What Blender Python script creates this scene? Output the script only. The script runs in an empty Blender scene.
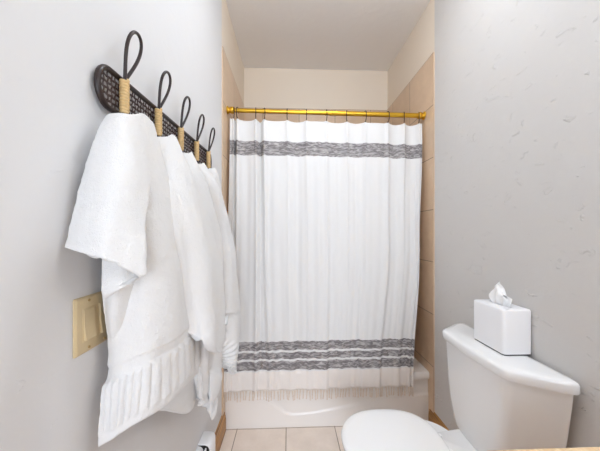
import bpy, bmesh, math, random
from mathutils import Vector, noise, Matrix
from mathutils.bvhtree import BVHTree
random.seed(7)
S = bpy.context.scene
COL = S.collection
PI = math.pi

# ------------------------------------------------------------------ camera numbers
F = 267.0; VY = 233.0; H = 1.266; YAW = math.radians(2.3)
SY, CY = math.sin(YAW), math.cos(YAW)
XL, XR = -0.421, 0.934            # side walls
YT, YB = 1.682, 2.505             # front edge of the tiles, back wall
YBACK = -1.05                     # wall behind the camera
ZC = 2.806

def ray(px, py):
    u = (px - 300.0) / F
    return Vector((SY + CY * u, CY - SY * u, (VY - py) / F))
def PX(px, py, x):
    d = ray(px, py); t = x / d.x
    return Vector((x, d.y * t, H + d.z * t))
def PY(px, py, y):
    d = ray(px, py); t = y / d.y
    return Vector((d.x * t, y, H + d.z * t))
def PW(px, py, w):                # w = distance off the left wall
    return PX(px, py, XL + w)

# ------------------------------------------------------------------ materials
def new_mat(name):
    m = bpy.data.materials.new(name); m.use_nodes = True
    nt = m.node_tree
    return m, nt, nt.nodes, nt.links, nt.nodes['Principled BSDF']
def lin(c):
    return tuple(((v / 255.0 / 12.92) if v <= 10 else ((v / 255.0 + 0.055) / 1.055) ** 2.4) for v in c) + (1.0,)
def plain(name, rgb, rough=0.5, metal=0.0, spec=0.5, bump=0.0, bscale=80.0, coat=0.0, var=0.0):
    m, nt, N, L, b = new_mat(name)
    b.inputs['Base Color'].default_value = lin(rgb)
    b.inputs['Roughness'].default_value = rough
    b.inputs['Metallic'].default_value = metal
    b.inputs['Specular IOR Level'].default_value = spec
    b.inputs['Coat Weight'].default_value = coat
    tc = N.new('ShaderNodeTexCoord')
    nz = N.new('ShaderNodeTexNoise'); nz.inputs['Scale'].default_value = bscale; nz.inputs['Detail'].default_value = 4
    L.new(tc.outputs['Object'], nz.inputs['Vector'])
    if bump:
        bp = N.new('ShaderNodeBump'); bp.inputs['Strength'].default_value = 1.0; bp.inputs['Distance'].default_value = bump
        L.new(nz.outputs['Fac'], bp.inputs['Height']); L.new(bp.outputs['Normal'], b.inputs['Normal'])
    if var:
        mx = N.new('ShaderNodeMix'); mx.data_type = 'RGBA'
        mx.inputs['A'].default_value = lin(rgb)
        mx.inputs['B'].default_value = lin(tuple(int(v * (1 - var)) for v in rgb))
        L.new(nz.outputs['Fac'], mx.inputs['Factor']); L.new(mx.outputs['Result'], b.inputs['Base Color'])
    return m

def plaster(name, rgb, bump=0.004, scale=9.0, thr=0.66, ridge=0.3):
    """hand-trowelled painted plaster: soft undulation, fine orange peel and a few trowel ridges"""
    m, nt, N, L, b = new_mat(name)
    b.inputs['Base Color'].default_value = lin(rgb)
    b.inputs['Roughness'].default_value = 0.7
    b.inputs['Specular IOR Level'].default_value = 0.2
    tc = N.new('ShaderNodeTexCoord')
    n1 = N.new('ShaderNodeTexNoise'); n1.inputs['Scale'].default_value = scale; n1.inputs['Detail'].default_value = 5
    n2 = N.new('ShaderNodeTexNoise'); n2.inputs['Scale'].default_value = 110; n2.inputs['Detail'].default_value = 2
    mp = N.new('ShaderNodeMapping'); mp.inputs['Scale'].default_value = (1, 1.0, 1.9); mp.inputs['Rotation'].default_value = (0.25, 0, 0)
    n3 = N.new('ShaderNodeTexNoise'); n3.inputs['Scale'].default_value = 11; n3.inputs['Detail'].default_value = 7; n3.inputs['Distortion'].default_value = 1.2
    r3 = N.new('ShaderNodeValToRGB'); r3.color_ramp.elements[0].position = thr; r3.color_ramp.elements[1].position = thr + .045
    L.new(tc.outputs['Object'], n1.inputs['Vector']); L.new(tc.outputs['Object'], n2.inputs['Vector'])
    L.new(tc.outputs['Object'], mp.inputs['Vector']); L.new(mp.outputs['Vector'], n3.inputs['Vector'])
    L.new(n3.outputs['Fac'], r3.inputs['Fac'])
    a = N.new('ShaderNodeMath'); a.operation = 'MULTIPLY_ADD'; a.inputs[1].default_value = 0.10
    L.new(n2.outputs['Fac'], a.inputs[0]); L.new(n1.outputs['Fac'], a.inputs[2])
    c = N.new('ShaderNodeMath'); c.operation = 'MULTIPLY_ADD'; c.inputs[1].default_value = ridge
    L.new(r3.outputs['Color'], c.inputs[0]); L.new(a.outputs[0], c.inputs[2])
    bp = N.new('ShaderNodeBump'); bp.inputs['Strength'].default_value = 0.8; bp.inputs['Distance'].default_value = bump
    L.new(c.outputs[0], bp.inputs['Height']); L.new(bp.outputs['Normal'], b.inputs['Normal'])
    return m

def tile_mat(name, c1, c2, grout, w, h, rough=0.35):
    """square ceramic tiles in metres of UV, mottled, with recessed grout"""
    m, nt, N, L, b = new_mat(name)
    uv = N.new('ShaderNodeUVMap')
    br = N.new('ShaderNodeTexBrick'); br.offset = 0.0; br.squash = 1.0
    br.inputs['Scale'].default_value = 1.0
    br.inputs['Brick Width'].default_value = w; br.inputs['Row Height'].default_value = h
    br.inputs['Mortar Size'].default_value = 0.003; br.inputs['Mortar Smooth'].default_value = 0.2
    br.inputs['Color1'].default_value = lin(c1); br.inputs['Color2'].default_value = lin(c2)
    br.inputs['Mortar'].default_value = lin(grout); br.inputs['Bias'].default_value = 0.0
    L.new(uv.outputs['UV'], br.inputs['Vector'])
    nz = N.new('ShaderNodeTexNoise'); nz.inputs['Scale'].default_value = 9; nz.inputs['Detail'].default_value = 6; nz.inputs['Roughness'].default_value = 0.65
    L.new(uv.outputs['UV'], nz.inputs['Vector'])
    rp = N.new('ShaderNodeValToRGB')
    rp.color_ramp.elements[0].position = 0.3; rp.color_ramp.elements[0].color = (0.80, 0.77, 0.74, 1)
    rp.color_ramp.elements[1].position = 0.7; rp.color_ramp.elements[1].color = (1.0, 1.0, 1.0, 1)
    L.new(nz.outputs['Fac'], rp.inputs['Fac'])
    mx = N.new('ShaderNodeMix'); mx.data_type = 'RGBA'; mx.blend_type = 'MULTIPLY'; mx.inputs['Factor'].default_value = 0.6
    L.new(br.outputs['Color'], mx.inputs['A']); L.new(rp.outputs['Color'], mx.inputs['B'])
    L.new(mx.outputs['Result'], b.inputs['Base Color'])
    b.inputs['Roughness'].default_value = rough
    inv = N.new('ShaderNodeMath'); inv.operation = 'SUBTRACT'; inv.inputs[0].default_value = 1.0
    L.new(br.outputs['Fac'], inv.inputs[1])
    bp = N.new('ShaderNodeBump'); bp.inputs['Strength'].default_value = 0.7; bp.inputs['Distance'].default_value = 0.002
    L.new(inv.outputs[0], bp.inputs['Height']); L.new(bp.outputs['Normal'], b.inputs['Normal'])
    return m

def wood_mat(name, c1, c2, axis='Y', scale=14.0, rough=0.4):
    m, nt, N, L, b = new_mat(name)
    tc = N.new('ShaderNodeTexCoord'); mp = N.new('ShaderNodeMapping')
    k = 0.07
    mp.inputs['Scale'].default_value = (k if axis == 'X' else 1, k if axis == 'Y' else 1, k if axis == 'Z' else 1)
    L.new(tc.outputs['Object'], mp.inputs['Vector'])
    nz = N.new('ShaderNodeTexNoise'); nz.inputs['Scale'].default_value = scale * 5; nz.inputs['Detail'].default_value = 7; nz.inputs['Distortion'].default_value = 0.6
    L.new(mp.outputs['Vector'], nz.inputs['Vector'])
    rp = N.new('ShaderNodeValToRGB')
    rp.color_ramp.elements[0].position = 0.35; rp.color_ramp.elements[0].color = lin(c2)
    rp.color_ramp.elements[1].position = 0.65; rp.color_ramp.elements[1].color = lin(c1)
    L.new(nz.outputs['Fac'], rp.inputs['Fac']); L.new(rp.outputs['Color'], b.inputs['Base Color'])
    b.inputs['Roughness'].default_value = rough
    bp = N.new('ShaderNodeBump'); bp.inputs['Distance'].default_value = 0.0006
    L.new(nz.outputs['Fac'], bp.inputs['Height']); L.new(bp.outputs['Normal'], b.inputs['Normal'])
    return m

def terry_mat(name, rgb):
    m, nt, N, L, b = new_mat(name)
    b.inputs['Base Color'].default_value = lin(rgb); b.inputs['Roughness'].default_value = 0.95
    b.inputs['Specular IOR Level'].default_value = 0.1; b.inputs['Sheen Weight'].default_value = 0.25
    tc = N.new('ShaderNodeTexCoord')
    v = N.new('ShaderNodeTexVoronoi'); v.inputs['Scale'].default_value = 480
    n = N.new('ShaderNodeTexNoise'); n.inputs['Scale'].default_value = 200; n.inputs['Detail'].default_value = 4
    L.new(tc.outputs['Object'], v.inputs['Vector']); L.new(tc.outputs['Object'], n.inputs['Vector'])
    a = N.new('ShaderNodeMath'); a.operation = 'ADD'
    L.new(v.outputs['Distance'], a.inputs[0]); L.new(n.outputs['Fac'], a.inputs[1])
    bp = N.new('ShaderNodeBump'); bp.inputs['Strength'].default_value = 0.8; bp.inputs['Distance'].default_value = 0.0014
    L.new(a.outputs[0], bp.inputs['Height']); L.new(bp.outputs['Normal'], b.inputs['Normal'])
    return m

def curtain_mat(name):
    """white cotton with woven grey bands; UV.y is the height on the cloth, 0 at the hem, 1 at the top"""
    m, nt, N, L, b = new_mat(name)
    uv = N.new('ShaderNodeUVMap'); sp = N.new('ShaderNodeSeparateXYZ'); L.new(uv.outputs['UV'], sp.inputs[0])
    def noise_tex(scale, vec_scale, detail=3, dist=0.0):
        mp = N.new('ShaderNodeMapping'); mp.inputs['Scale'].default_value = vec_scale
        L.new(uv.outputs['UV'], mp.inputs['Vector'])
        n = N.new('ShaderNodeTexNoise'); n.inputs['Scale'].default_value = scale; n.inputs['Detail'].default_value = detail
        n.inputs['Distortion'].default_value = dist
        L.new(mp.outputs['Vector'], n.inputs['Vector']); return n
    # wobble of band edges
    wob = noise_tex(26, (1, 2.0, 1), 3)
    ya = N.new('ShaderNodeMath'); ya.operation = 'MULTIPLY_ADD'; ya.inputs[1].default_value = 0.006
    L.new(wob.outputs['Fac'], ya.inputs[0]); L.new(sp.outputs['Y'], ya.inputs[2])
    rp = N.new('ShaderNodeValToRGB'); cr = rp.color_ramp; cr.interpolation = 'CONSTANT'
    cr.elements[0].position = 0.0; cr.elements[0].color = (0, 0, 0, 1)
    cr.elements[1].position = 1.0; cr.elements[1].color = (0, 0, 0, 1)
    for a, c in BANDS:
        e = cr.elements.new(a + 0.003); e.color = (1, 1, 1, 1)
        e = cr.elements.new(c + 0.003); e.color = (0, 0, 0, 1)
    L.new(ya.outputs[0], rp.inputs['Fac'])
    # flecked weave inside the bands
    fl = noise_tex(20, (1.0, 8.0, 1), 2, 1.2)
    fr = N.new('ShaderNodeValToRGB')
    fr.color_ramp.elements[0].position = 0.42; fr.color_ramp.elements[0].color = lin((132, 127, 128))
    fr.color_ramp.elements[1].position = 0.68; fr.color_ramp.elements[1].color = lin((200, 196, 195))
    L.new(fl.outputs['Fac'], fr.inputs['Fac'])
    # plain cloth: white above, unbleached below the lowest band
    hm = N.new('ShaderNodeMapRange'); hm.inputs['From Min'].default_value = BANDS[0][0] - 0.004; hm.inputs['From Max'].default_value = BANDS[0][0]
    L.new(sp.outputs['Y'], hm.inputs['Value'])
    cl = N.new('ShaderNodeMix'); cl.data_type = 'RGBA'
    cl.inputs['A'].default_value = lin((244, 238, 233)); cl.inputs['B'].default_value = lin((235, 234, 233))
    L.new(hm.outputs[0], cl.inputs['Factor'])
    mx = N.new('ShaderNodeMix'); mx.data_type = 'RGBA'
    L.new(rp.outputs['Color'], mx.inputs['Factor']); L.new(cl.outputs['Result'], mx.inputs['A']); L.new(fr.outputs['Color'], mx.inputs['B'])
    L.new(mx.outputs['Result'], b.inputs['Base Color'])
    b.inputs['Roughness'].default_value = 0.9; b.inputs['Specular IOR Level'].default_value = 0.1
    wv = noise_tex(420, (1, 1, 1), 2)
    bp = N.new('ShaderNodeBump'); bp.inputs['Strength'].default_value = 0.5; bp.inputs['Distance'].default_value = 0.0015
    L.new(wv.outputs['Fac'], bp.inputs['Height']); L.new(bp.outputs['Normal'], b.inputs['Normal'])
    tr = N.new('ShaderNodeBsdfTranslucent'); L.new(mx.outputs['Result'], tr.inputs['Color'])
    ms = N.new('ShaderNodeMixShader'); ms.inputs[0].default_value = 0.12
    out = N['Material Output']
    L.new(b.outputs[0], ms.inputs[1]); L.new(tr.outputs[0], ms.inputs[2]); L.new(ms.outputs[0], out.inputs['Surface'])
    return m

def emis(name, rgb, s):
    m, nt, N, L, b = new_mat(name)
    b.inputs['Base Color'].default_value = (0.9, 0.9, 0.9, 1)
    b.inputs['Emission Color'].default_value = rgb + (1,); b.inputs['Emission Strength'].default_value = s
    return m

# ------------------------------------------------------------------ mesh helpers
def obj(name, bm, mat, parent=None, smooth=True, auto=None):
    me = bpy.data.meshes.new(name); bm.normal_update(); bm.to_mesh(me); bm.free()
    o = bpy.data.objects.new(name, me); COL.objects.link(o)
    if mat: me.materials.append(mat)
    for p in me.polygons: p.use_smooth = smooth
    if smooth and auto:
        me.set_sharp_from_angle(angle=math.radians(auto))
    if parent: o.parent = parent
    return o
def tag(o, label, cat, group=None):
    o['label'] = label; o['category'] = cat
    if group: o['group'] = group
    return o
def empty(name, loc, label, cat, group=None):
    o = bpy.data.objects.new(name, None); COL.objects.link(o); o.location = loc; o.empty_display_size = 0.05
    bpy.context.view_layer.update()
    return tag(o, label, cat, group)
def adopt(o, parent):                 # o was built in world space; keep it there
    o.parent = parent; o.matrix_parent_inverse = parent.matrix_basis.inverted(); return o
def struct(o): o['kind'] = 'structure'; return o

def add_box(bm, x0, x1, y0, y1, z0, z1, bevel=0.0, seg=3):
    r = bmesh.ops.create_cube(bm, size=1.0)
    for v in r['verts']:
        v.co = Vector(((x0 + x1) / 2 + v.co.x * (x1 - x0), (y0 + y1) / 2 + v.co.y * (y1 - y0), (z0 + z1) / 2 + v.co.z * (z1 - z0)))
    if bevel:
        es = list({e for v in r['verts'] for e in v.link_edges})
        bmesh.ops.bevel(bm, geom=es, offset=bevel, segments=seg, profile=0.5, affect='EDGES')
def box(name, x0, x1, y0, y1, z0, z1, mat, parent=None, bevel=0.0, seg=3):
    bm = bmesh.new(); add_box(bm, x0, x1, y0, y1, z0, z1, bevel, seg)
    return obj(name, bm, mat, parent, smooth=bool(bevel), auto=40)

def add_tube(bm, pts, r, n=10, closed=False, cap=True, flat=None):
    pts = [Vector(p) for p in pts]; m = len(pts); rings = []
    up0 = None
    for i, p in enumerate(pts):
        a = pts[(i - 1) % m] if (closed or i > 0) else p
        c = pts[(i + 1) % m] if (closed or i < m - 1) else p
        t = (c - a).normalized()
        if up0 is None:
            up0 = Vector((0, 0, 1)) if abs(t.z) < 0.9 else Vector((1, 0, 0))
        s = t.cross(up0).normalized(); u = s.cross(t).normalized(); up0 = u
        rr = r[i] if isinstance(r, (list, tuple)) else r
        ring = []
        for k in range(n):
            an = 2 * PI * k / n
            ring.append(bm.verts.new(p + s * math.cos(an) * rr + u * math.sin(an) * rr))
        rings.append(ring)
    for i in range(m if closed else m - 1):
        A, B = rings[i], rings[(i + 1) % m]
        for k in range(n):
            bm.faces.new((A[k], A[(k + 1) % n], B[(k + 1) % n], B[k]))
    if cap and not closed:
        bm.faces.new(list(reversed(rings[0]))); bm.faces.new(rings[-1])
def tube(name, pts, r, mat, parent=None, n=10, closed=False):
    bm = bmesh.new(); add_tube(bm, pts, r, n, closed); bmesh.ops.recalc_face_normals(bm, faces=bm.faces)
    return obj(name, bm, mat, parent, auto=50)

def loft(bm, loops, cap0=True, cap1=True):
    R = [[bm.verts.new(p) for p in l] for l in loops]; n = len(R[0])
    for A, B in zip(R, R[1:]):
        for k in range(n):
            bm.faces.new((A[k], A[(k + 1) % n], B[(k + 1) % n], B[k]))
    if cap0: bm.faces.new(list(reversed(R[0])))
    if cap1: bm.faces.new(R[-1])
    bmesh.ops.recalc_face_normals(bm, faces=bm.faces)
    return R

def rounded_poly(pts, rad, seg=5):
    out = []; n = len(pts)
    for i in range(n):
        p = Vector(pts[i]); a = Vector(pts[i - 1]); c = Vector(pts[(i + 1) % n])
        r = rad[i] if isinstance(rad, (list, tuple)) else rad
        d1 = (a - p).normalized(); d2 = (c - p).normalized()
        s, e = p + d1 * r, p + d2 * r
        for k in range(seg + 1):
            t = k / seg
            out.append((1 - t) ** 2 * s + 2 * t * (1 - t) * p + t * t * e)
    return out

def cat(p0, p1, p2, p3, t):
    return 0.5 * ((2 * p1) + (p2 - p0) * t + (2 * p0 - 5 * p1 + 4 * p2 - p3) * t * t + (3 * p1 - p0 - 3 * p2 + p3) * t ** 3)
def spline(pts, t):
    n = len(pts) - 1; x = min(max(t, 0), 1) * n; i = min(int(x), n - 1); f = x - i
    p1, p2 = pts[i], pts[i + 1]
    p0 = pts[i - 1] if i > 0 else p1 * 2 - p2
    p3 = pts[i + 2] if i + 2 <= n else p2 * 2 - p1
    return cat(p0, p1, p2, p3, f)
def smooth(a, b, x):
    t = min(max((x - a) / (b - a), 0), 1); return t * t * (3 - 2 * t)

FRONT = []                 # towels already hung; the next one has to stay between them and the wall
def room_behind(p):
    x = 1e9
    for t in FRONT:
        h = t.ray_cast(Vector((XL - .01, p.y, p.z)), Vector((1, 0, 0)))
        if h[0] is not None: x = min(x, h[0].x)
    return x
def add_sheet(bm, rows, nu=70, nv=110, disp=None, thick=0.006, uvname=None):
    """closed thick cloth through a grid of control points (rows from top to hem)"""
    cols = [[spline(r, u / nu) for u in range(nu + 1)] for r in rows]
    P = [[spline([c[u] for c in cols], v / nv) for u in range(nu + 1)] for v in range(nv + 1)]
    if FRONT:
        need = [[min(0.0, room_behind(P[v][u]) - .0125 - P[v][u].x) for u in range(nu + 1)] for v in range(nv + 1)]
        d_ = [r[:] for r in need]
        for _ in range(24):
            d_ = [[min(need[v][u], .25 * (d_[max(v - 1, 0)][u] + d_[min(v + 1, nv)][u] + d_[v][max(u - 1, 0)] + d_[v][min(u + 1, nu)]))
                   for u in range(nu + 1)] for v in range(nv + 1)]
        for v in range(nv + 1):
            for u in range(nu + 1): P[v][u].x += d_[v][u]
    def nrm(v, u):
        a = P[v][min(u + 1, nu)] - P[v][max(u - 1, 0)]; b = P[min(v + 1, nv)][u] - P[max(v - 1, 0)][u]
        n = a.cross(b)
        return n.normalized() if n.length > 1e-12 else Vector((1, 0, 0))
    N = [[nrm(v, u) for u in range(nu + 1)] for v in range(nv + 1)]
    # keep the normals on the room side (+x, towards the camera)
    sgn = 1 if sum(N[v][u].dot(Vector((1, -0.6, 0))) for v in range(0, nv, 6) for u in range(0, nu, 6)) > 0 else -1
    front, back = [], []
    for v in range(nv + 1):
        fr, bk = [], []
        for u in range(nu + 1):
            p = P[v][u]; n = N[v][u] * sgn
            d = disp(u / nu, v / nv, p) if disp else 0.0
            e = min(u, nu - u, nv - v)
            k = 0.35 if e == 0 else (0.8 if e == 1 else 1.0)
            q = p + n * (d + thick * 0.5 * k)
            r = p + n * (d - thick * 0.5 * k)
            if FRONT:
                q.x = min(q.x, room_behind(q) - .002); r.x = min(r.x, room_behind(r) - .0045)
            q.x = max(q.x, XL + 0.004); r.x = max(r.x, XL + 0.002)
            fr.append(bm.verts.new(q)); bk.append(bm.verts.new(r))
        front.append(fr); back.append(bk)
    for v in range(nv):
        for u in range(nu):
            bm.faces.new((front[v][u], front[v + 1][u], front[v + 1][u + 1], front[v][u + 1]))
            bm.faces.new((back[v][u], back[v][u + 1], back[v + 1][u + 1], back[v + 1][u]))
    for u in range(nu):
        bm.faces.new((front[0][u], front[0][u + 1], back[0][u + 1], back[0][u]))
        bm.faces.new((front[nv][u], back[nv][u], back[nv][u + 1], front[nv][u + 1]))
    for v in range(nv):
        bm.faces.new((front[v][0], back[v][0], back[v + 1][0], front[v + 1][0]))
        bm.faces.new((front[v][nu], front[v + 1][nu], back[v + 1][nu], back[v][nu]))

def grid_plane(name, o, ax, ay, w, h, mat, uv0=(0, 0), nx=1, ny=1, thick=None):
    """rectangle with UVs in metres, optional slab thickness along ax x ay"""
    bm = bmesh.new(); o = Vector(o); ax = Vector(ax); ay = Vector(ay); n = ax.cross(ay)
    uvl = bm.loops.layers.uv.new('UVMap')
    def face(cs):
        f = bm.faces.new([bm.verts.new(c) for c, _ in cs])
        for l, (_, uv) in zip(f.loops, cs): l[uvl].uv = uv
    q = [(0, 0), (w, 0), (w, h), (0, h)]
    face([(o + ax * a + ay * b, (uv0[0] + a, uv0[1] + b)) for a, b in q])
    if thick:
        for i in range(4):
            (a0, b0), (a1, b1) = q[i], q[(i + 1) % 4]
            p0, p1 = o + ax * a0 + ay * b0, o + ax * a1 + ay * b1
            face([(p1, (uv0[0] + 0.1, uv0[1] + 0.1)), (p0, (uv0[0] + 0.12, uv0[1] + 0.1)), (p0 - n * thick, (uv0[0] + 0.12, uv0[1] + 0.11)), (p1 - n * thick, (uv0[0] + 0.1, uv0[1] + 0.11))])
        bmesh.ops.remove_doubles(bm, verts=bm.verts, dist=1e-6)
    return obj(name, bm, mat, smooth=False)

# cloth heights of the grey bands (fractions of the curtain from hem to top), measured from the photo
BANDS = [(0.068, 0.100), (0.1075, 0.131), (0.1385, 0.171), (0.864, 0.918)]

M = {}
M['wall_left'] = plaster('painted plaster white', (219, 219, 220), 0.0022, 9.0, 0.66, 0.25)
M['wall_right'] = plaster('painted plaster right shaded', (208, 205, 202), 0.0055, 9.0, 0.635, 0.45)  # same paint as the left wall, its shade put into a greyer colour
M['alcove'] = plaster('painted plaster warm bounce', (232, 221, 206), 0.002)  # cream tint puts the warm light bounced off the tiles into the colour
M['ceiling'] = plaster('ceiling paint', (236, 234, 232), 0.002, 20)
M['wall_tile'] = tile_mat('beige wall tile', (222, 196, 168), (215, 188, 159), (160, 136, 114), 0.338, 0.338, 0.3)
M['floor_tile'] = tile_mat('cream floor tile', (246, 234, 223), (243, 229, 217), (172, 154, 138), 0.316, 0.316, 0.4)
M['base'] = wood_mat('oak baseboard', (188, 138, 76), (128, 86, 40), 'Y')
M['counter'] = wood_mat('pale maple counter', (242, 214, 174), (228, 194, 148), 'Y')
M['cabinet'] = wood_mat('pale maple cabinet', (226, 190, 146), (206, 166, 118), 'Z')
M['ceramic'] = plain('white vitreous china', (240, 240, 240), 0.12, coat=0.3)
M['lid'] = plain('white seat plastic', (250, 250, 250), 0.22)
M['tub'] = plain('off white enamel', (240, 236, 232), 0.3, coat=0.2)
M['brass'] = plain('polished brass', (222, 176, 62), 0.28, metal=1.0)
M['dark'] = plain('dark bronze wire', (48, 40, 38), 0.35, metal=0.6)
M['rattan'] = plain('dark stained rattan', (44, 27, 25), 0.35, bump=0.0008, bscale=120, var=0.3)
M['cane'] = plain('dark woven cane', (62, 38, 36), 0.4, bump=0.0008, bscale=160, var=0.3)
M['binding'] = plain('natural cane binding', (244, 208, 148), 0.5, bump=0.0006, bscale=150, var=0.25)
M['terry'] = terry_mat('white terry cotton', (233, 233, 233))
M['almond'] = plain('almond plastic', (205, 186, 148), 0.35)
M['screw'] = plain('painted screw', (178, 150, 100), 0.35, metal=0.4)
M['whitebox'] = plain('matt white resin', (240, 240, 242), 0.35)
M['blackbase'] = plain('dark felt base', (36, 36, 40), 0.8)
M['tissue'] = plain('soft white tissue', (244, 244, 244), 0.95, bump=0.001, bscale=60)
M['black'] = plain('black plastic', (14, 14, 15), 0.3)
M['chrome'] = plain('chrome', (210, 210, 212), 0.12, metal=1.0)
M['curtain'] = curtain_mat('striped cotton curtain')
M['fringe'] = plain('unbleached cotton yarn', (229, 215, 201), 0.95, bump=0.001, bscale=400)

# ------------------------------------------------------------------ room shell
T = 0.09
ZT = H + 1.165                       # top of the tiles
struct(grid_plane('floor', (XL, YBACK - 1.9, 0), (1, 0, 0), (0, 1, 0), XR - XL, YB - YBACK + 1.9, M['floor_tile'], uv0=(XL + 0.02, YBACK - 1.9 - 1.42), thick=T))
struct(box('ceiling', XL - T, XR + T, YBACK - T, YB + T, ZC, ZC + T, M['ceiling']))
struct(box('wall_left', XL - T, XL, YBACK - T, YT, -T, ZC, M['wall_left']))
struct(box('wall_right', XR, XR + T, YBACK - T, YT, -T, ZC, M['wall_right']))
struct(box('wall_alcove_left', XL - T, XL, YT, YB, -T, ZC, M['alcove']))
struct(box('wall_alcove_right', XR, XR + T, YT, YB, -T, ZC, M['alcove']))
struct(box('wall_back', XL - T, XR + T, YB, YB + T, -T, ZC, M['alcove']))
DX0, DX1, DZ = -.34, .46, 2.03          # doorway the photographer stands in front of
bm = bmesh.new()
add_box(bm, XL - T, DX0, YBACK - T, YBACK, -T, ZC); add_box(bm, DX1, XR + T, YBACK - T, YBACK, -T, ZC); add_box(bm, DX0, DX1, YBACK - T, YBACK, DZ, ZC)
struct(obj('wall_front', bm, M['wall_left'], smooth=False))
bm = bmesh.new()
for a, b, c, d in ((DX0 - .06, DX0, 0, DZ + .06), (DX1, DX1 + .06, 0, DZ + .06), (DX0, DX1, DZ, DZ + .06)): add_box(bm, a, b, YBACK, YBACK + .016, c, d, .003)
struct(obj('trim_1', bm, M['base'], auto=40))
tt = 0.007
zrow = ZT - 0.338 * 8
struct(grid_plane('wall_tile_left', (XL + tt, YT, 0.0), (0, 1, 0), (0, 0, 1), YB - YT, ZT, M['wall_tile'], uv0=(0.0, -zrow), thick=tt))
struct(grid_plane('wall_tile_right', (XR - tt, YB, 0.0), (0, -1, 0), (0, 0, 1), YB - YT, ZT, M['wall_tile'], uv0=(-(YB - YT) + 0.338 * 3, -zrow), thick=tt))
struct(grid_plane('wall_tile_back', (XL + tt, YB - tt, 0.0), (1, 0, 0), (0, 0, 1), XR - XL - 2 * tt, ZT, M['wall_tile'], uv0=(0.17, -zrow), thick=tt))
# baseboards with a stepped profile
def baseboard(name, side, y0, y1, zh):
    bm = bmesh.new()
    prof = [(0.0, 0.0), (0.016, 0.0), (0.016, zh * .62), (0.013, zh * .66), (0.014, zh * .72), (0.010, zh * .80), (0.010, zh * .88), (0.005, zh * .96), (0.0, zh)]
    loft(bm, [[((XL + d) if side < 0 else (XR - d), y, z) for d, z in prof] for y in (y0, y1)])
    o = obj(name, bm, M['base'], smooth=False); struct(o)
baseboard('baseboard_left', -1, YBACK, 1.728, 0.132)
baseboard('baseboard_right', 1, YBACK, 1.728, 0.115)

# ------------------------------------------------------------------ bathtub
tub = empty('bathtub', (0.26, 2.1, 0), 'off-white built-in bathtub behind the striped shower curtain', 'bathtub')
x0, x1, y0, y1, zr = XL + tt + 0.001, XR - tt - 0.001, 1.742, YB - tt - 0.001, 0.345
def rrect(a, b, c, d, r, z, seg=8):
    pts = [(a, c), (b, c), (b, d), (a, d)]
    return [(p.x, p.y, z) for p in [Vector((q.x, q.y)) for q in rounded_poly([Vector(p) for p in pts], r, seg)]]
bm = bmesh.new()
loft(bm, [rrect(x0, x1, y0 + .010, y1, .004, zr - .055), rrect(x0, x1, y0 - .012, y1, .004, zr - .045), rrect(x0, x1, y0 - .016, y1, .004, zr - .03),
          rrect(x0, x1, y0 - .014, y1, .004, zr - .008), rrect(x0, x1, y0 - .006, y1, .004, zr),
          rrect(x0 + .07, x1 - .06, y0 + .07, y1 - .06, .14, zr), rrect(x0 + .08, x1 - .07, y0 + .08, y1 - .07, .14, zr - .012),
          rrect(x0 + .11, x1 - .16, y0 + .11, y1 - .1, .13, zr - .17), rrect(x0 + .16, x1 - .22, y0 + .15, y1 - .14, .1, zr - .27),
          rrect(x0 + .2, x1 - .26, y0 + .19, y1 - .18, .08, zr - .285)], cap0=False)
adopt(obj('basin', bm, M['tub'], auto=40), tub)
bm = bmesh.new()
nx, nz = 150, 50
za, zb = 0.0, zr - .046
V = []
curve = [(-0.416, .20), (-.14, .190), (-.03, .095), (.02, .080), (.15, .088), (.35, .12), (.6, .17), (.934, .20)]
def cz(x):
    for (a, b), (c, d) in zip(curve, curve[1:]):
        if a <= x <= c:
            t = (x - a) / (c - a); return b + (d - b) * t
    return .2
for j in range(nz + 1):
    row = []
    for i in range(nx + 1):
        x = x0 + (x1 - x0) * i / nx; z = za + (zb - za) * j / nz
        s = smooth(-.010, .010, z - cz(x)) if -.3 < x else 0
        s *= smooth(-.30, -.16, x)
        row.append(bm.verts.new((x, y0 + .006 * s, z)))
    V.append(row)
for j in range(nz):
    for i in range(nx):
        bm.faces.new((V[j][i], V[j][i + 1], V[j + 1][i + 1], V[j + 1][i]))
adopt(obj('apron', bm, M['tub']), tub)
bm = bmesh.new(); bmesh.ops.create_cone(bm, cap_ends=True, segments=24, radius1=.025, radius2=.022, depth=.004, matrix=Matrix.Translation((.45, 2.1, zr - .283)))
adopt(obj('drain', bm, M['chrome'], auto=40), tub)

# ------------------------------------------------------------------ shower rod
yr = 1.80
zL, zR = H + 0.820, H + 0.806
rod = empty('shower_rod', (0.26, yr, 0.5 * (zL + zR)), 'polished brass tension rod spanning the tub alcove', 'curtain rod')
def rp(x): return Vector((x, yr, zL + (zR - zL) * (x - XL) / (XR - XL)))
xj = PY(330, 112, yr).x
xa, xb = XL + tt, XR - tt
adopt(tube('inner_tube', [rp(xa + .02), rp(xj + .05)], .0140, M['brass'], n=24), rod)
adopt(tube('outer_tube', [rp(xj), rp(xj + .001), rp(xb - .02)], .0160, M['brass'], n=24), rod)
adopt(tube('collar', [rp(xj - .004), rp(xj), rp(xj + .014), rp(xj + .018)], [.0162, .0174, .0174, .0162], M['brass'], n=20), rod)
for xe, s in ((xa, 1), (xb, -1)):
    prof = [(0.0005, .026), (.004, .028), (.008, .026), (.010, .020), (.018, .018), (.024, .0225), (.038, .023), (.044, .020), (.046, .015)]
    adopt(tube('end_cap', [rp(xe + s * d) for d, r in prof], [r for d, r in prof], M['brass'], n=24), rod)

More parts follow.
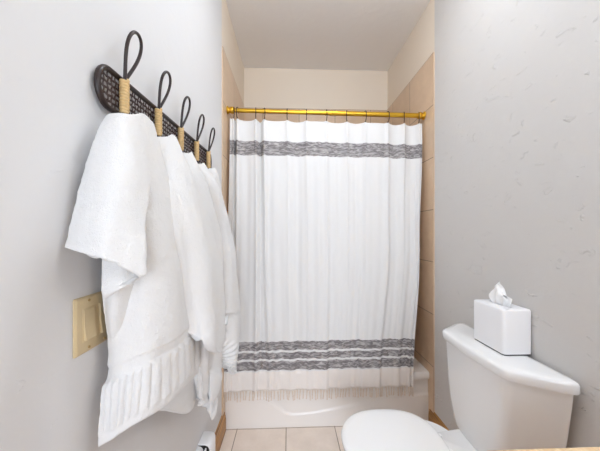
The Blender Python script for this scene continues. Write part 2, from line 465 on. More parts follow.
# ------------------------------------------------------------------ shower curtain
hook_px = [233.6, 237.6, 255.8, 264.2, 287.3, 306.3, 326.3, 347, 365, 387.5, 404, 418.5]
bot_px = [227.0, 233.5, 255.0, 270.0, 290.0, 309.0, 327.0, 345.0, 361.5, 380.0, 396.0, 409.5]
def rod_x(px): return PY(px, 112, yr).x
YBOT = 1.700
top_x = [rod_x(230.3)] + [rod_x(p) for p in hook_px] + [rod_x(421.5)]
mid_x = [rod_x(229.0)] + [rod_x(p + d) for p, d in zip(hook_px, [0, .5, 1, 2, 1, 1, .5, -.5, -1.2, -2, -2.8, -4])] + [rod_x(416.0)]
bx = lambda p: PY(p, 390, YBOT).x
bot_x = [bx(223.5)] + [bx(p) for p in bot_px] + [bx(413.5)]
ZTOP = H + (VY - 120.5) * 1.80 / F
ZHEM = H + (VY - 391.5) * 1.705 / F
ns, nk, nzc = 26, 13, 190
Lmax = 0.168
def lerp(a, b, t): return a + (b - a) * t
def interp_x(k, v):          # v 0 top .. 1 hem
    if v < 0.5: return lerp(top_x[k], mid_x[k], smooth(0, .5, v))
    return lerp(mid_x[k], bot_x[k], smooth(.45, 1, v))
def curtain_pt(k, t, v):
    xs = [interp_x(i, v) for i in range(14)]
    X = [Vector((x, 0, 0)) for x in xs]
    lin_x = lerp(xs[k], xs[k + 1], t)
    cx = spline(X, (k + t) / 13.0).x
    x = lerp(lin_x, cx, .85)
    w = xs[k + 1] - xs[k]
    edge = (k == 0 or k == 12)
    L = .02 if edge else max(Lmax, w + .002)
    amp = 0.0 if edge else min(.036, .25 * math.sqrt(max(L * L - w * w, 0.0004)))
    fade = 1.0 - 0.42 * smooth(0.03, .5, v) - .18 * smooth(.6, 1, v)
    # sections hang behind the hook line in an alternating rhythm
    sg = [0, .65, .55, .9, .5, .62, -.35, .6, .5, -.4, .7, .6, 0][k]
    y = amp * sg * math.sin(PI * t) ** 1.3 * fade
    # crisp ridges at the hooks
    ridge = 0.0
    d = min(t, 1 - t) * max(w, .03)
    ridge = -0.010 * math.exp(-(d / .011) ** 2) * (1 - .55 * smooth(0, 1, v))
    yb = lerp(yr + .002, YBOT + .01, v ** 1.05)
    q = (k + t)
    small = .0035 * math.sin(q * 8.1 + 1.3 * math.sin(v * 3.0 + q)) + .0030 * math.sin(q * 14.7 + 2 + v * 1.5)
    small *= smooth(0.02, .25, v)
    nzv = noise.noise(Vector((q * 1.1, v * 2.2, 3.1))) * .006 + noise.noise(Vector((q * 3.0, v * 9, 7.7))) * .0022
    # scalloped top edge between the hooks
    z = lerp(ZTOP, ZHEM, v)
    sag = (.004 + .05 * max(0, amp - .012)) * math.sin(PI * t) * (1 - smooth(0, .10, v)) if not edge else 0.0
    tilt = (zR - zL) * (x - XL) / (XR - XL) * (1 - v)
    lift = .010 * smooth(.2, 1, v) * smooth(-.4, .9, x) * 0.9
    yy = yb + y + ridge + small + nzv
    if z < .42: yy = min(yy, 1.719 + .06 * smooth(.35, .42, z))      # hangs outside the rim of the tub
    return Vector((x, yy, z - sag + tilt + .004 + lift))
bm = bmesh.new(); uvl = bm.loops.layers.uv.new('UVMap')
pts = []; us = []
for k in range(nk):
    n = ns if 0 < k < 12 else 6
    for i in range(n): us.append((k, i / n))
us.append((12, 1.0))
tot = len(us)
gridv = []
for j in range(nzc + 1):
    v = j / nzc
    gridv.append([bm.verts.new(curtain_pt(k, t, v)) for k, t in us])
for j in range(nzc):
    for i in range(tot - 1):
        f = bm.faces.new((gridv[j][i], gridv[j + 1][i], gridv[j + 1][i + 1], gridv[j][i + 1]))
        for l, (a, b) in zip(f.loops, ((i, j), (i, j + 1), (i + 1, j + 1), (i + 1, j))):
            l[uvl].uv = ((us[a][0] + us[a][1]) * 0.155, 1 - b / nzc)
hem_pts = [v.co.copy() for v in gridv[nzc]]
top_pts = {k: curtain_pt(k, 0.0, 0.0) for k in range(1, 13)}
cur = empty('shower_curtain', (0.2, 1.71, ZHEM), 'white cotton shower curtain with grey woven bands and knotted fringe', 'shower curtain')
cm = obj('cloth', bm, M['curtain'])
sm = cm.modifiers.new('thick', 'SOLIDIFY'); sm.thickness = 0.0012; sm.offset = 0
adopt(cm, cur)
# knotted fringe along the hem
def add_ball(bm, c, r, n=6):
    bmesh.ops.create_icosphere(bm, subdivisions=1, radius=r, matrix=Matrix.Translation(c))
acc = [0.0]
for a, b in zip(hem_pts, hem_pts[1:]): acc.append(acc[-1] + (b - a).length)
NT = 68
i = 0
for q in range(NT):
    s = acc[-1] * (q + .5 + random.uniform(-.18, .18)) / NT
    while i < len(acc) - 2 and acc[i + 1] < s: i += 1
    p = hem_pts[i].lerp(hem_pts[i + 1], (s - acc[i]) / max(acc[i + 1] - acc[i], 1e-6))
    bm = bmesh.new()
    dx = random.uniform(-.006, .006); L_ = random.uniform(.052, .066); dy = -.002
    path = [p + Vector((dx * t, dy + .003 * math.sin(t * 4 + q), -L_ * t)) for t in [0, .15, .35, .5, .62, .75, .88, 1]]
    add_tube(bm, path, [.0017, .0021, .0022, .0028, .0042, .0031, .0036, .0042], n=6)
    path2 = [p + Vector((dx * t - .005 * (1 - t / .6), dy, -L_ * t)) for t in (0, .3, .6)]
    path3 = [p + Vector((dx * t + .005 * (1 - t / .6), dy, -L_ * t)) for t in (0, .3, .6)]
    add_tube(bm, path2, .0013, n=5); add_tube(bm, path3, .0013, n=5)
    adopt(obj('tassel', bm, M['fringe']), cur)

ORD = ['first', 'second', 'third', 'fourth', 'fifth', 'sixth', 'seventh', 'eighth', 'ninth', 'tenth', 'eleventh', 'twelfth']
def hook_bm():
    bm = bmesh.new(); pts = []
    R = .0198
    for a in range(0, 271, 15):
        an = math.radians(-40 + a)
        pts.append((0, math.cos(an) * R, math.sin(an) * R))
    e = pts[-1]
    pts = [Vector(p) for p in pts]
    # tail from the near side down to the cloth
    tail = [Vector((0, -.0205, -.016)), Vector((0, -.0185, -.032)), Vector((0, -.0125, -.048)), Vector((0, -.004, -.053)), Vector((0, .002, -.048))]
    ring = [Vector((0, math.cos(math.radians(a)) * R, math.sin(math.radians(a)) * R)) for a in range(-30, 196, 15)]
    add_tube(bm, ring + tail, .0025, n=8)
    return bm
proto = None
for k in range(12):
    c = rp(top_pts[k + 1].x)
    if proto is None:
        o = obj('curtain_hook', hook_bm(), M['dark'])
        bm = bmesh.new(); bmesh.ops.create_icosphere(bm, subdivisions=2, radius=.0032, matrix=Matrix.Translation((0, -.0175, -.014)))
        proto = o
    else:
        o = proto.copy(); COL.objects.link(o)
    o.location = c
    o.rotation_euler = (0, 0, [.4, -.2, .1, .35, -.1, .05, .1, -.35, .2, .3, -.3, -.2][k])
    where = 'leftmost of the twelve' if k == 0 else ('rightmost of the twelve' if k == 11 else ORD[k] + ' of twelve from the left')
    tag(o, 'dark wire curtain hook on the brass rod, ' + where, 'curtain hook', 'hooks holding the shower curtain')

# ------------------------------------------------------------------ hook rack on the left wall
def wpt(px, py, w=0.02): return PW(px, py, w)
hpx = [(123.0, 80, 114), (156.4, 109, 136), (179.0, 131, 152), (195.0, 145, 162), (207.7, 154, 166)]
hk = [PW(a, (b + c) / 2, .02) for a, b, c in hpx]
yh0, yh4 = hk[0].y, hk[4].y
ax_y = [yh0 + (yh4 - yh0) * i / 4 for i in range(5)]
slope = (hk[4].z - hk[0].z) / (yh4 - yh0)
zc0 = PW(97.5, 86, .012).z
yl, yrr = PW(95.2, 84, .012).y, PW(210.8, 160, .012).y
def rz(y): return hk[0].z + .001 + slope * (y - yh0)
rack = empty('hook_rack', (XL, (yl + yrr) / 2, rz((yl + yrr) / 2)), 'dark woven rattan wall rack with five looped hooks', 'hook rack')
hh = 0.050
def stadium(inset, w, n=12):
    pts = []
    r = hh - inset
    for a in range(n + 1):
        an = math.radians(-90 + 180 * a / n)
        pts.append((yrr - hh * .55 + math.cos(an) * (r - hh * .45), math.sin(an) * r))
    for a in range(n + 1):
        an = math.radians(90 + 180 * a / n)
        pts.append((yl + hh * .85 + math.cos(an) * (r - hh * .15), math.sin(an) * r))
    return [Vector((XL + w, y, rz(y) + z)) for y, z in pts]
adopt(tube('frame', stadium(.006, .012), .0065, M['rattan'], n=12, closed=True), rack)
# cane weave: flat strands, woven over and under, clipped to the frame
bm = bmesh.new()
def strand(p0, p1, wdt, wave):
    n = max(4, int((p1 - p0).length / .004))
    t = (p1 - p0).normalized(); s = Vector((1, 0, 0)).cross(t).normalized()
    prev = None
    for i in range(n + 1):
        c = p0.lerp(p1, i / n) + Vector((.0013 * math.sin(i / n * (p1 - p0).length / .011 * PI + wave), 0, 0))
        ring = [bm.verts.new(c + s * wdt * a + Vector((b, 0, 0))) for a, b in ((-1, 0), (-.6, .0008), (.6, .0008), (1, 0), (.6, -.0008), (-.6, -.0008))]
        if prev:
            for k in range(6):
                bm.faces.new((prev[k], prev[(k + 1) % 6], ring[(k + 1) % 6], ring[k]))
        prev = ring
def half_h(y):
    r = hh - .012
    a = yl + hh * .85; b = yrr - hh * .55
    if y < a: d = (a - y) / (r - hh * .15 + 1e-6)
    elif y > b: d = (y - b) / (r - hh * .45 + 1e-6)
    else: d = 0
    return r * math.sqrt(max(0, 1 - d * d))
pit = .0135
n_h = 6
for j in range(-3, 4):
    z = j * pit
    ya = min([y for y in [yl + .004 + q * .001 for q in range(80)] if half_h(y) > abs(z)] or [yl + .05])
    yb_ = max([y for y in [yrr - .004 - q * .001 for q in range(80)] if half_h(y) > abs(z)] or [yrr - .05])
    strand(Vector((XL + .010, ya, rz(ya) + z)), Vector((XL + .010, yb_, rz(yb_) + z)), .0030, j * PI)
ny = int((yrr - yl) / pit)
for q in range(1, ny):
    y = yl + q * pit; h_ = half_h(y)
    if h_ > .01:
        strand(Vector((XL + .0105, y, rz(y) - h_)), Vector((XL + .0105, y, rz(y) + h_)), .0026, q * PI)
adopt(obj('cane_panel', bm, M['cane'], auto=60), rack)

loop_data = [((129, 34.6), (133.8, 29.3), (143.5, 43)), None, None, None, None]
HOOKTIP = []
for i in range(5):
    y = ax_y[i]; zc = rz(y)
    b0 = Vector((XL + .024, y, zc))
    # teardrop loop of doubled cane, standing up from the binding and leaning a little off the wall
    sc = 1.0 if i == 0 else .97
    LH = .130 * sc; W = .029
    pts = []
    strands = 22
    for q in range(strands + 1):            # up the near strand, over, down the far strand
        t = q / strands
        a = PI * 2 * t
        hgt = (1 - math.cos(a)) / 2
        wd = W * math.sin(a) * (hgt ** .75) * -1.25
        pts.append(Vector((XL + .024 + .020 * hgt, y + wd + .034 * hgt * .62, zc + .036 + LH * hgt)))
    pts[0].y -= .004; pts[-1].y += .004
    low = [Vector((XL + .024, y - .004, zc + .02)), Vector((XL + .024, y - .004, zc - .03)), Vector((XL + .030, y - .004, zc - .060)),
           Vector((XL + .044, y - .003, zc - .078)), Vector((XL + .060, y, zc - .078)), Vector((XL + .066, y + .001, zc - .070))]
    low2 = [Vector((p.x, y + (y - p.y), p.z)) for p in low]
    path = list(reversed(low)) + pts + low2
    dense = [spline(path, k / 160) for k in range(161)]
    bm = bmesh.new(); add_tube(bm, dense, .0041, n=8); bmesh.ops.recalc_face_normals(bm, faces=bm.faces)
    ho = adopt(obj('hook', bm, M['rattan']), rack)
    # pale binding wrapped round the two strands
    bm = bmesh.new(); turns = 11; bp = []
    hb = .040
    N_ = turns * 14
    for k in range(N_ + 1):
        a = 2 * PI * k / 14
        bp.append(Vector((XL + .0235 + math.cos(a) * .0068, y + math.sin(a) * .0076, zc + .040 - 2 * hb * k / N_ )))
    add_tube(bm, bp, .0044, n=6); bmesh.ops.recalc_face_normals(bm, faces=bm.faces)
    w_ = obj('binding', bm, M['binding']); w_['label'] = 'pale natural cane binding'
    w_.parent = ho; w_.matrix_parent_inverse = rack.matrix_basis.inverted() @ rack.matrix_basis
    HOOKTIP.append(Vector((XL + .060, y, zc - .05)))

# ------------------------------------------------------------------ towels
def rows_px(rows): return [[PW(a, b, w) for a, b, w in r] for r in rows]
def fold(freq, amp, ph, v0=.08, v1=.5, tw=0.0, seed=0.0):
    def d(u, v, p):
        f = amp * math.sin(2 * PI * (freq * u + ph + tw * v)) * smooth(v0, v1, v)
        f += .006 * noise.noise(p * 9 + Vector((seed, 0, 0))) + .0016 * noise.noise(p * 45) + .0009 * noise.noise(p * 140)
        return f
    return d
HUNG = []
def towel(name, label, sheets, behind=(), group='white bath towels on the hook rack'):
    FRONT[:] = [HUNG[i] for i in behind]
    bm = bmesh.new()
    for rows, kw in sheets: add_sheet(bm, rows_px(rows), **kw)
    bmesh.ops.recalc_face_normals(bm, faces=bm.faces)
    HUNG.append(BVHTree.FromBMesh(bm))
    o = obj(name, bm, M['terry'])
    return tag(o, label, 'towel', group)

# -- nearest towel: long body with ribbed border, short half folded over it, a corner of the back half below
def ribs(u, v, p):
    f = fold(1.6, .007, .1, .1, .5, .1, 1.0)(u, v, p)
    b0, b1, b2 = .755, .805, .972
    if b0 < v < b1: f -= .0035 * smooth(b0, b0 + .008, v) * (1 - smooth(b1 - .008, b1, v))
    if b1 < v < b2:
        k = abs(math.sin(PI * 13.5 * u + .4))
        f += (.0062 * k ** .6 - .0025) * smooth(b1, b1 + .012, v) * (1 - smooth(b2 - .012, b2, v))
    return f
bodyA = [
    [(112, 117, .055), (122, 114.5, .075), (132, 116.5, .085), (141, 113.5, .088), (152, 123, .084)],
    [(112, 160, .045), (122, 160, .085), (136, 162, .105), (150, 164, .108), (165, 168, .104)],
    [(107, 215, .030), (120, 215, .060), (140, 212, .102), (160, 208, .118), (179, 205, .118)],
    [(103, 265, .025), (118, 265, .052), (142, 260, .100), (165, 254, .122), (187, 248, .125)],
    [(106, 310, .025), (122, 308, .060), (147, 302, .106), (172, 294, .124), (193, 286, .128)],
    [(112, 352, .030), (126, 349, .070), (151, 340, .110), (177, 326, .124), (198, 315, .128)],
    [(106, 400, .030), (122, 392, .070), (150, 376, .110), (178, 358, .122), (200, 342, .126)],
    [(100, 446, .028), (118, 436, .068), (146, 418, .108), (178, 392, .120), (201, 373, .124)],
]
flapA = [
    [(107, 118.5, .030), (113, 115.5, .062), (122, 114.5, .090), (133, 115, .098), (142, 114, .100), (141, 116, .088), (130, 117, .07), (118, 118, .05)],
    [(92, 152, .022), (102, 154, .060), (117, 156, .094), (134, 158, .112), (148, 160, .112), (145, 162, .096), (128, 163, .07), (108, 163, .05)],
    [(80, 200, .016), (93, 203, .058), (111, 206, .096), (131, 210, .118), (145, 214, .126), (141, 218, .115), (123, 228, .095), (104, 234, .060)],
    [(70, 240, .012), (84, 246, .056), (102, 252, .094), (123, 260, .116), (141, 268, .134), (137.5, 273, .124), (120, 283, .104), (102.5, 287, .070)],
    [(67.5, 248, .012), (82, 253, .056), (101, 258, .094), (123, 266, .116), (142, 273.5, .134), (136.5, 280, .124), (121, 289, .104), (106, 299, .070)],
]
lowA = [
    [(104, 283, .020), (110, 283, .050), (118, 284, .070), (128, 284, .080), (138, 282, .075)],
    [(104.5, 296, .020), (110, 297, .050), (118, 298, .066), (127, 298, .070), (137, 296, .062)],
    [(106, 314, .020), (110, 318, .046), (117, 320, .058), (126, 320, .058), (136, 316, .050)],
    [(108.5, 332, .018), (111, 338, .036), (117, 342, .044), (126, 342, .048), (136, 338, .042)],
]
tailA = [
    [(150, 330, .05), (165, 330, .075), (183, 325, .080), (199, 318, .060)],
    [(146, 365, .05), (163, 368, .075), (182, 360, .080), (199, 352, .060)],
    [(140, 404, .045), (162, 402, .070), (181, 393, .078), (198.5, 380, .060)],
    [(138, 410, .045), (163, 410.5, .070), (189, 412.5, .076), (198, 392, .060)],
]
towel('towel', 'large white terry towel with ribbed border on the nearest hook',
      [(bodyA, dict(nu=150, nv=190, disp=ribs, thick=.007)),
       (flapA, dict(nu=130, nv=110, disp=fold(1.3, .0035, .3, .1, .7, 0, 2.0), thick=.006)),
       (lowA, dict(nu=24, nv=30, thick=.006)),
       (tailA, dict(nu=50, nv=60, disp=fold(1.0, .004, .2, .0, .6, 0, 4.0), thick=.006))])

# -- second towel
bodyB = [
    [(152, 139, .066), (159, 136.5, .072), (166, 137.0, .078), (173, 136, .080), (181, 153, .078)],
    [(156, 172, .080), (165, 170, .100), (175, 168, .112), (184, 168, .114), (191, 173, .106)],
    [(164, 217, .100), (175, 214, .124), (187, 211, .140), (198, 208, .144), (206, 207, .132)],
    [(174, 260, .105), (185, 260, .134), (198, 257, .154), (210, 254, .158), (219, 252, .146)],
    [(180, 300, .105), (191, 300, .136), (203, 298, .160), (215, 297, .166), (226, 296, .156)],
    [(184, 324, .105), (194, 331, .136), (205, 337, .162), (216, 341, .168), (226, 320, .158)],
    [(184, 330, .105), (194, 336, .136), (206, 343, .162), (222, 351.5, .168), (227, 314, .158)],
]
towel('towel', 'white terry towel on the second hook, directly behind the ribbed one',
      [(bodyB, dict(nu=90, nv=130, disp=fold(1.8, .009, .05, .1, .5, .15, 11.0), thick=.007))])
# -- third towel: a thin rumpled one hanging lowest
def rumple(u, v, p):
    return (.016 * noise.noise(Vector((u * 3.2, v * 6, 1.0))) + .010 * noise.noise(Vector((u * 7, v * 13, 5.0)))) * smooth(.3, .75, v) + fold(2.2, .008, .2, .1, .5, .1, 21.)(u, v, p)
bodyC = [
    [(178, 155, .054), (183, 153, .062), (188, 153.5, .068), (192, 153, .072), (197, 165, .070)],
    [(184, 185, .080), (191, 184, .100), (198, 184, .108), (203, 184, .108), (208, 187, .100)],
    [(192, 240, .090), (200, 240, .112), (208, 238, .122), (215, 236, .124), (220, 235, .114)],
    [(193, 300, .090), (200, 300, .112), (208, 300, .124), (216, 300, .126), (223, 300, .116)],
    [(192, 345, .080), (199, 350, .106), (206, 352, .118), (214, 352, .124), (222, 350, .116)],
    [(193, 372, .075), (199, 376, .104), (205, 380, .092), (212, 378, .118), (219, 370, .106)],
    [(196, 392, .060), (201, 400, .096), (205, 400, .080), (211, 408, .112), (216, 390, .096)],
    [(196, 398, .060), (201, 406, .096), (206, 404, .080), (212, 420, .110), (215, 394, .094)],
]
towel('towel', 'rumpled white towel on the third hook, hanging lowest of all',
      [(bodyC, dict(nu=80, nv=150, disp=rumple, thick=.006))])
# -- fourth towel: short end ending in a small corner at the right
bodyD = [
    [(193, 167, .062), (197, 164.5, .070), (201, 164, .076), (204, 163.5, .078), (208, 172, .072)],
    [(198, 190, .078), (205, 188, .102), (211, 187, .116), (216, 187, .116), (220, 191, .104)],
    [(206, 235, .095), (214, 233, .122), (222, 231, .140), (227.5, 230, .142), (231, 232, .130)],
    [(211, 275, .100), (219, 274, .128), (227, 272, .150), (233, 270, .154), (236, 272, .142)],
    [(213, 305, .100), (221, 307, .130), (228.5, 309, .154), (234.5, 308, .158), (238, 306, .150)],
    [(213, 310, .100), (220, 312, .130), (227, 313.5, .154), (236, 313.5, .158), (239, 309, .150)],
]
towel('towel', 'white terry towel on the fourth hook with a short squared hem',
      [(bodyD, dict(nu=70, nv=120, disp=fold(1.7, .007, .3, .1, .5, .1, 31.), thick=.007))], behind=(2,))
# -- fifth towel: farthest, its twill-ribbed end showing at the right edge of the bundle
def ribs5(u, v, p):
    f = fold(1.5, .006, .1, .1, .5, .1, 41.)(u, v, p)
    if .66 < v < .97:
        k = math.sin(2 * PI * (34 * v + 5 * u))
        f += .0030 * k * smooth(.66, .70, v) * (1 - smooth(.94, .97, v))
    return f
bodyE = [
    [(205, 171, .064), (209, 168.5, .072), (212, 168.5, .077), (214.5, 168, .079), (217, 175, .074)],
    [(208, 195, .080), (213, 194, .098), (217, 193, .108), (220, 192, .112), (222.5, 196, .104)],
    [(213, 235, .095), (219, 234, .116), (224, 232, .130), (228, 231, .134), (231.5, 232, .126)],
    [(217, 275, .095), (223, 275, .118), (229, 274, .138), (234, 273, .148), (237.5, 273, .142)],
    [(218, 315, .095), (224, 315, .118), (230, 315, .140), (236, 315, .154), (241.5, 314, .152)],
    [(218, 345, .095), (224, 347, .118), (230, 349, .140), (235, 350, .154), (239.5, 346, .152)],
    [(217, 357, .090), (222, 361, .112), (228, 366, .136), (233.5, 370, .152), (237.0, 364, .150)],
    [(217, 359, .090), (221, 363, .112), (228, 368, .136), (235.5, 373, .152), (236.8, 368, .150)],
]
towel('towel', 'white towel on the farthest hook, its finely ribbed end nearest the curtain',
      [(bodyE, dict(nu=70, nv=240, disp=ribs5, thick=.006))], behind=(2, 3))

# ------------------------------------------------------------------ light switch
ps = PW(72.4, 329.5, .0)
yA = ps.y; yB_ = yA + .1155; zS = PW(72.4, 329.5, 0).z; hs = .0575
sw = empty('light_switch', (XL, (yA + yB_) / 2, zS), 'almond two-gang light switch plate partly behind the towels', 'light switch')
bm = bmesh.new()
def srect(w, ins, n=3):
    return [(XL + w, p.x, p.y) for p in rounded_poly([Vector((yA + ins, zS - hs + ins)), Vector((yB_ - ins, zS - hs + ins)), Vector((yB_ - ins, zS + hs - ins)), Vector((yA + ins, zS + hs - ins))], .003, 3)]
loft(bm, [srect(.0005, 0), srect(.003, 0), srect(.0058, .003), srect(.0062, .0045)])
adopt(obj('plate', bm, M['almond'], auto=35), sw)
for g in (.0347, .0808):
    yc = yA + g
    bm = bmesh.new()
    add_box(bm, XL + .0055, XL + .0072, yc - .0172, yc + .0172, zS - .034, zS + .034, .0006, 2)
    fr = adopt(obj('switch_frame', bm, M['almond'], auto=35), sw)
    bm = bmesh.new()       # rocker: bottom half standing proud
    prof = [(.0070, -.031), (.0118, -.0305), (.0118, -.029), (.0085, .0), (.0078, .0305), (.0070, .031)]
    loft(bm, [[(XL + d, y, zS + z) for d, z in prof] for y in (yc - .0145, yc + .0145)])
    adopt(obj('rocker', bm, M['almond'], smooth=False), sw)
    for z in (zS + .0485, zS - .0485):
        bm = bmesh.new(); bmesh.ops.create_cone(bm, cap_ends=True, segments=16, radius1=.0030, radius2=.0026, depth=.0016,
                                                matrix=Matrix.Translation((XL + .0068, yc, z)) @ Matrix.Rotation(PI / 2, 4, 'Y'))
        adopt(obj('screw', bm, M['screw'], auto=40), sw)

# ------------------------------------------------------------------ small plug-in unit low on the left wall
pu = empty('plug_in_unit', (XL, 1.26, .2), 'small white rounded plug-in unit low on the left wall', 'plug-in unit')
def hood(y, z1, z0, w):
    return [(XL + a, y, b) for a, b in [(p.x, p.y) for p in rounded_poly([Vector((.001, z0)), Vector((w, z0)), Vector((w, z1)), Vector((.001, z1))], [.0005, .008, .030, .0005], 6)]]
bm = bmesh.new()
loft(bm, [hood(1.336, .287, .17, .050), hood(1.333, .290, .168, .057), hood(1.322, .292, .166, .060), hood(1.252, .292, .166, .060), hood(1.249, .2905, .168, .058),
          hood(1.249, .286, .172, .053), hood(1.262, .286, .172, .053)])
adopt(obj('housing', bm, M['whitebox'], auto=40), pu)
bm = bmesh.new(); loft(bm, [hood(1.2615, .285, .173, .052), hood(1.2485, .285, .173, .052)])
o = adopt(obj('vent', bm, M['black'], auto=40), pu); o['label'] = 'black open end'
bm = bmesh.new(); loft(bm, [hood(1.2482, .284, .176, .026), hood(1.19, .284, .176, .026), hood(1.186, .281, .179, .023)])
adopt(obj('plug_body', bm, M['whitebox'], auto=40), pu)
bm = bmesh.new(); add_box(bm, XL + .033, XL + .040, 1.205, 1.2482, .19, .276, .003, 3)
adopt(obj('tab', bm, M['whitebox'], auto=40), pu)

# ------------------------------------------------------------------ toilet
YC = 1.085
toi = empty('toilet', (.55, YC, 0), 'white two-piece toilet with closed lid against the right wall', 'toilet')
def egg(xf, xb, hw, z, n=64, hwb=None, pw=2.7):
    """egg outline: round front at xf (towards -x), flatter back at xb"""
    xc = xf + (xb - xf) * .47
    out = []
    for k in range(n):
        a = 2 * PI * k / n
        c, s = math.cos(a), math.sin(a)
        if c < 0:
            x = xc - (xc - xf) * abs(c) ** (2 / 2.1); y = hw * abs(s) ** (2 / 2.1) * (1 if s > 0 else -1)
        else:
            x = xc + (xb - xc) * abs(c) ** (2 / 3.4); y = hw * abs(s) ** (2 / pw) * (1 if s > 0 else -1)
            y *= 1 - .06 * c
        out.append((x, YC + y, z))
    return out
bm = bmesh.new()
loft(bm, [egg(.36, .74, .115, .0), egg(.355, .74, .12, .02), egg(.37, .735, .105, .07), egg(.36, .735, .105, .16), egg(.31, .735, .128, .24),
          egg(.255, .735, .160, .31), egg(.232, .73, .176, .355), egg(.226, .725, .180, .375), egg(.230, .72, .178, .383),
          egg(.27, .62, .135, .383), egg(.285, .60, .120, .37), egg(.33, .56, .09, .27), egg(.40, .52, .05, .22)])
adopt(obj('bowl', bm, M['ceramic'], auto=50), toi)
bm = bmesh.new()
deck = lambda z, e: [(p.x, p.y, z) for p in rounded_poly([Vector((.60, YC - .08 - e)), Vector((.79, YC - .10 - e)), Vector((.79, YC + .085 + e)), Vector((.60, YC + .055 + e))], .012, 4)]
loft(bm, [deck(.30, -.02), deck(.375, 0), deck(.390, 0), deck(.394, -.005)])
adopt(obj('deck', bm, M['ceramic'], auto=40), toi)
bm = bmesh.new()
seat = lambda z, e: egg(.222 + e, .632 - e, .183 - e, z)
inn = lambda z, e: egg(.285 + e, .57 - e, .118 - e, z)
loft(bm, [inn(.386, 0), seat(.386, .002), seat(.389, 0), seat(.397, 0), seat(.402, .004), inn(.402, .002), inn(.386, 0)], False, False)
adopt(obj('seat', bm, M['lid'], auto=60), toi)
bm = bmesh.new()
lid = lambda z, e: egg(.216 + e, .634 - e, .188 - e, z)
loft(bm, [lid(.4035, .004), lid(.405, .001), lid(.411, 0), lid(.416, .002), lid(.4195, .008), lid(.4215, .03), lid(.423, .07)])
adopt(obj('seat_lid', bm, M['lid'], auto=60), toi)
for s in (-1, 1):
    bm = bmesh.new(); add_box(bm, .622, .650, YC - .005 + s * .04 - .014, YC - .005 + s * .04 + .004, .392, .407, .004, 3)
    adopt(obj('hinge', bm, M['lid'], auto=40), toi)
XW = XR - .012
ZL = .796
def tplan(z, xf, hf, hb, xb=XW - .012, rf=.03, rb=.012, bow=.012):
    pts = [Vector((xb, YC - hb)), Vector((xb, YC + hb)), Vector((xf, YC + hf)), Vector((xf - bow, YC)), Vector((xf, YC - hf))]
    return [(p.x, p.y, z) for p in rounded_poly(pts, [rb, rb, rf, .06, rf], 6)]
bm = bmesh.new()
loft(bm, [tplan(.372, .775, .085, .14), tplan(.382, .762, .103, .155), tplan(.40, .758, .116, .165), tplan(.44, .757, .134, .222), tplan(.50, .756, .156, .240),
          tplan(.60, .755, .172, .256), tplan(.70, .755, .182, .268), tplan(.757, .755, .187, .274)])
adopt(obj('tank', bm, M['ceramic'], auto=50), toi)
bm = bmesh.new()
tl = lambda z, e: tplan(z, .742 + e, .195 - e * .8, .305 - e, xb=XW - .002 - e, rf=.03, rb=.05)
loft(bm, [tl(.7575, .012), tl(.7577, .002), tl(.762, 0), tl(.785, 0), tl(.792, .003), tl(.7955, .010), tl(.797, .03)])
adopt(obj('tank_lid', bm, M['ceramic'], auto=50), toi)

# ------------------------------------------------------------------ tissue box on the tank
zb0 = .7972
tb = empty('tissue_box', (.873, 1.07, zb0), 'plain white tissue box with a tissue pulled up, on the toilet tank', 'tissue box')
bx0, bx1, by0, by1, bh = .816, .9305, .985, 1.157, .1745
rr = lambda z, e, r=.014: [(p.x, p.y, z) for p in rounded_poly([Vector((bx0 + e, by0 + e)), Vector((bx1 - e, by0 + e)), Vector((bx1 - e, by1 - e)), Vector((bx0 + e, by1 - e))], r, 6)]
bm = bmesh.new(); loft(bm, [rr(zb0, .002), rr(zb0 + .0045, .002)])
o = adopt(obj('base', bm, M['blackbase'], auto=40), tb); o['label'] = 'thin black base line'
bm = bmesh.new()
slot = lambda z, e: [((bx0 + bx1) / 2 + (.013 - e) * math.cos(a) * 1.0, (by0 + by1) / 2 + (.055 - e) * math.sin(a), z) for a in [2 * PI * k / 28 + PI * 1.25 for k in range(28)]]
loft(bm, [rr(zb0 + .0047, .0), rr(zb0 + bh - .006, 0), rr(zb0 + bh - .0015, .0018), rr(zb0 + bh, .006), slot(zb0 + bh, -.001), slot(zb0 + bh - .003, 0), slot(zb0 + bh - .03, 0)])
adopt(obj('cover', bm, M['whitebox'], auto=50), tb)
bm = bmesh.new()
cx_, cy_ = (bx0 + bx1) / 2, (by0 + by1) / 2
zt0 = zb0 + bh - .02
def tissue_sheet(ph, lean, hgt, wid):
    nu, nv = 26, 22; G = []
    for v in range(nv + 1):
        t = v / nv; row = []
        for u in range(nu + 1):
            s = u / nu * 2 - 1
            spread = lerp(.6, 1.0, math.sin(PI * min(t, .6) / 1.2)) * (1 - .72 * smooth(.45, 1, t))
            y = cy_ + s * wid * spread + lean * t
            top = hgt * (1 - .42 * abs(s) ** 1.5 * smooth(.3, 1, t))
            x = cx_ + ph * .012 * math.sin(PI * t) + .006 * math.sin(s * 7 + ph * 2 + t * 3) * (.4 + t) + .004 * noise.noise(Vector((s * 3, t * 4, ph * 5)))
            row.append(bm.verts.new((x, y, zt0 + top * t)))
        G.append(row)
    for v in range(nv):
        for u in range(nu):
            bm.faces.new((G[v][u], G[v][u + 1], G[v + 1][u + 1], G[v + 1][u]))
tissue_sheet(1, .004, .108, .046); tissue_sheet(-1, .010, .112, .044); tissue_sheet(.2, .016, .096, .040)
o = obj('tissue', bm, M['tissue']); mo = o.modifiers.new('thick', 'SOLIDIFY'); mo.thickness = .0008
adopt(o, tb)

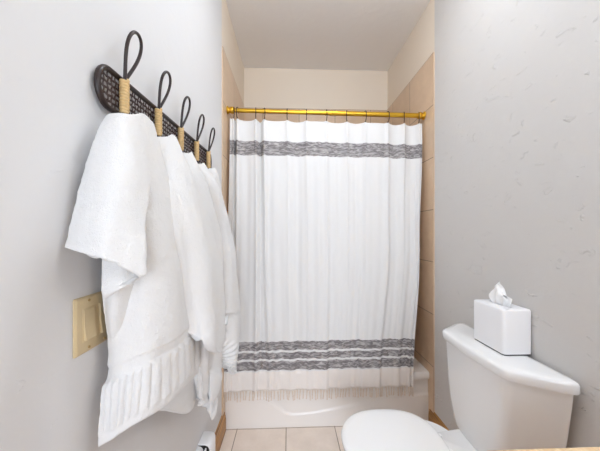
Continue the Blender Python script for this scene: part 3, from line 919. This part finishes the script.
# ------------------------------------------------------------------ wooden vanity just under the frame
va = empty('vanity_cabinet', (.68, .1, 0), 'pale wooden vanity cabinet below the counter at lower right', 'cabinet')
cxl, cyf, cyn = .425, .552, -.75
adopt(box('body', cxl + .03, XR - .017, cyn + .02, cyf - .02, .002, .775, M['cabinet']), va)
for k in range(2):
    ya_, yb2 = cyn + .04 + k * .63, cyn + .04 + k * .63 + .60
    d = adopt(box('door', cxl + .010, cxl + .029, ya_, yb2, .10, .74, M['cabinet'], bevel=.003), va)
    kb = box('knob', cxl - .012, cxl + .010, yb2 - .06, yb2 - .04, .62, .64, M['brass'], bevel=.006)
    kb.parent = d; kb.matrix_parent_inverse = va.matrix_basis.inverted() @ Matrix.Identity(4) if False else Matrix.Identity(4)
co = box('countertop', cxl - .01, XR - .001, cyn, cyf, .776, .806, M['counter'], bevel=.006, seg=4)
tag(co, 'pale wooden vanity countertop edge along the bottom right', 'countertop')

# ------------------------------------------------------------------ lamps: ceiling dome and vanity bar (both real fixtures, out of frame)
LX, LY = .32, 1.0
cl = empty('ceiling_light', (LX, LY, ZC), 'round frosted ceiling light above the middle of the room', 'ceiling light')
bm = bmesh.new(); bmesh.ops.create_cone(bm, cap_ends=True, segments=40, radius1=.17, radius2=.17, depth=.02, matrix=Matrix.Translation((LX, LY, ZC - .011)))
adopt(obj('base', bm, M['brass'], auto=40), cl)
bm = bmesh.new()
loft(bm, [[(LX + r * math.cos(2 * PI * k / 40), LY + r * math.sin(2 * PI * k / 40), ZC - z) for k in range(40)] for r, z in ((.155, .0212), (.16, .035), (.14, .07), (.09, .09), (.03, .097))])
adopt(obj('glass_shade', bm, emis('lit frosted glass', (.905, .985, 1.08), 15.0), auto=60), cl)
vb = empty('vanity_light', (XR, .0, 2.0), 'vanity light bar with three frosted globes above the counter', 'wall light')
adopt(box('back_plate', XR - .03, XR, -.35, .35, 1.95, 2.05, M['brass'], bevel=.004), vb)
GL = emis('lit globe glass', (.905, .985, 1.07), 15.0)
for y in (-.25, 0, .25):
    adopt(tube('socket', [(XR - .025, y, 2.0), (XR - .06, y, 2.0)], .022, M['brass'], n=16), vb)
    bm = bmesh.new(); bmesh.ops.create_uvsphere(bm, u_segments=24, v_segments=16, radius=.06, matrix=Matrix.Translation((XR - .11, y, 2.0)))
    adopt(obj('globe', bm, GL), vb)
# added unseen fill light, shining in through the doorway behind the camera
la = bpy.data.lights.new('doorway_fill', 'AREA'); la.shape = 'RECTANGLE'; la.size = 1.1; la.size_y = DZ; la.energy = 30; la.color = (.905, .985, 1.09)
lo = bpy.data.objects.new('doorway_fill', la); COL.objects.link(lo); lo.location = ((DX0 + DX1) / 2, YBACK - 1.6, DZ / 2 + .05); lo.rotation_euler = (-PI / 2, 0, PI)

# ------------------------------------------------------------------ world, camera, view
w = bpy.data.worlds.new('World'); S.world = w; w.use_nodes = True
w.node_tree.nodes['Background'].inputs[0].default_value = (.8, .85, 1, 1); w.node_tree.nodes['Background'].inputs[1].default_value = .3
S.cycles.max_bounces = 14; S.cycles.diffuse_bounces = 10
cam = bpy.data.cameras.new('camera'); co_ = bpy.data.objects.new('camera', cam); COL.objects.link(co_)
cam.sensor_width = 36; cam.sensor_fit = 'HORIZONTAL'; cam.lens = F / 600 * 36
cam.shift_x = 0; cam.shift_y = (VY - 225.5) / 600; cam.clip_start = .02
co_.location = (0, 0, H); co_.rotation_euler = (PI / 2, 0, -YAW)
S.camera = co_
S.view_settings.view_transform = 'Standard'; S.view_settings.look = 'None'; S.view_settings.gamma = 1; S.view_settings.use_curve_mapping = False
S.view_settings.exposure = 1.11
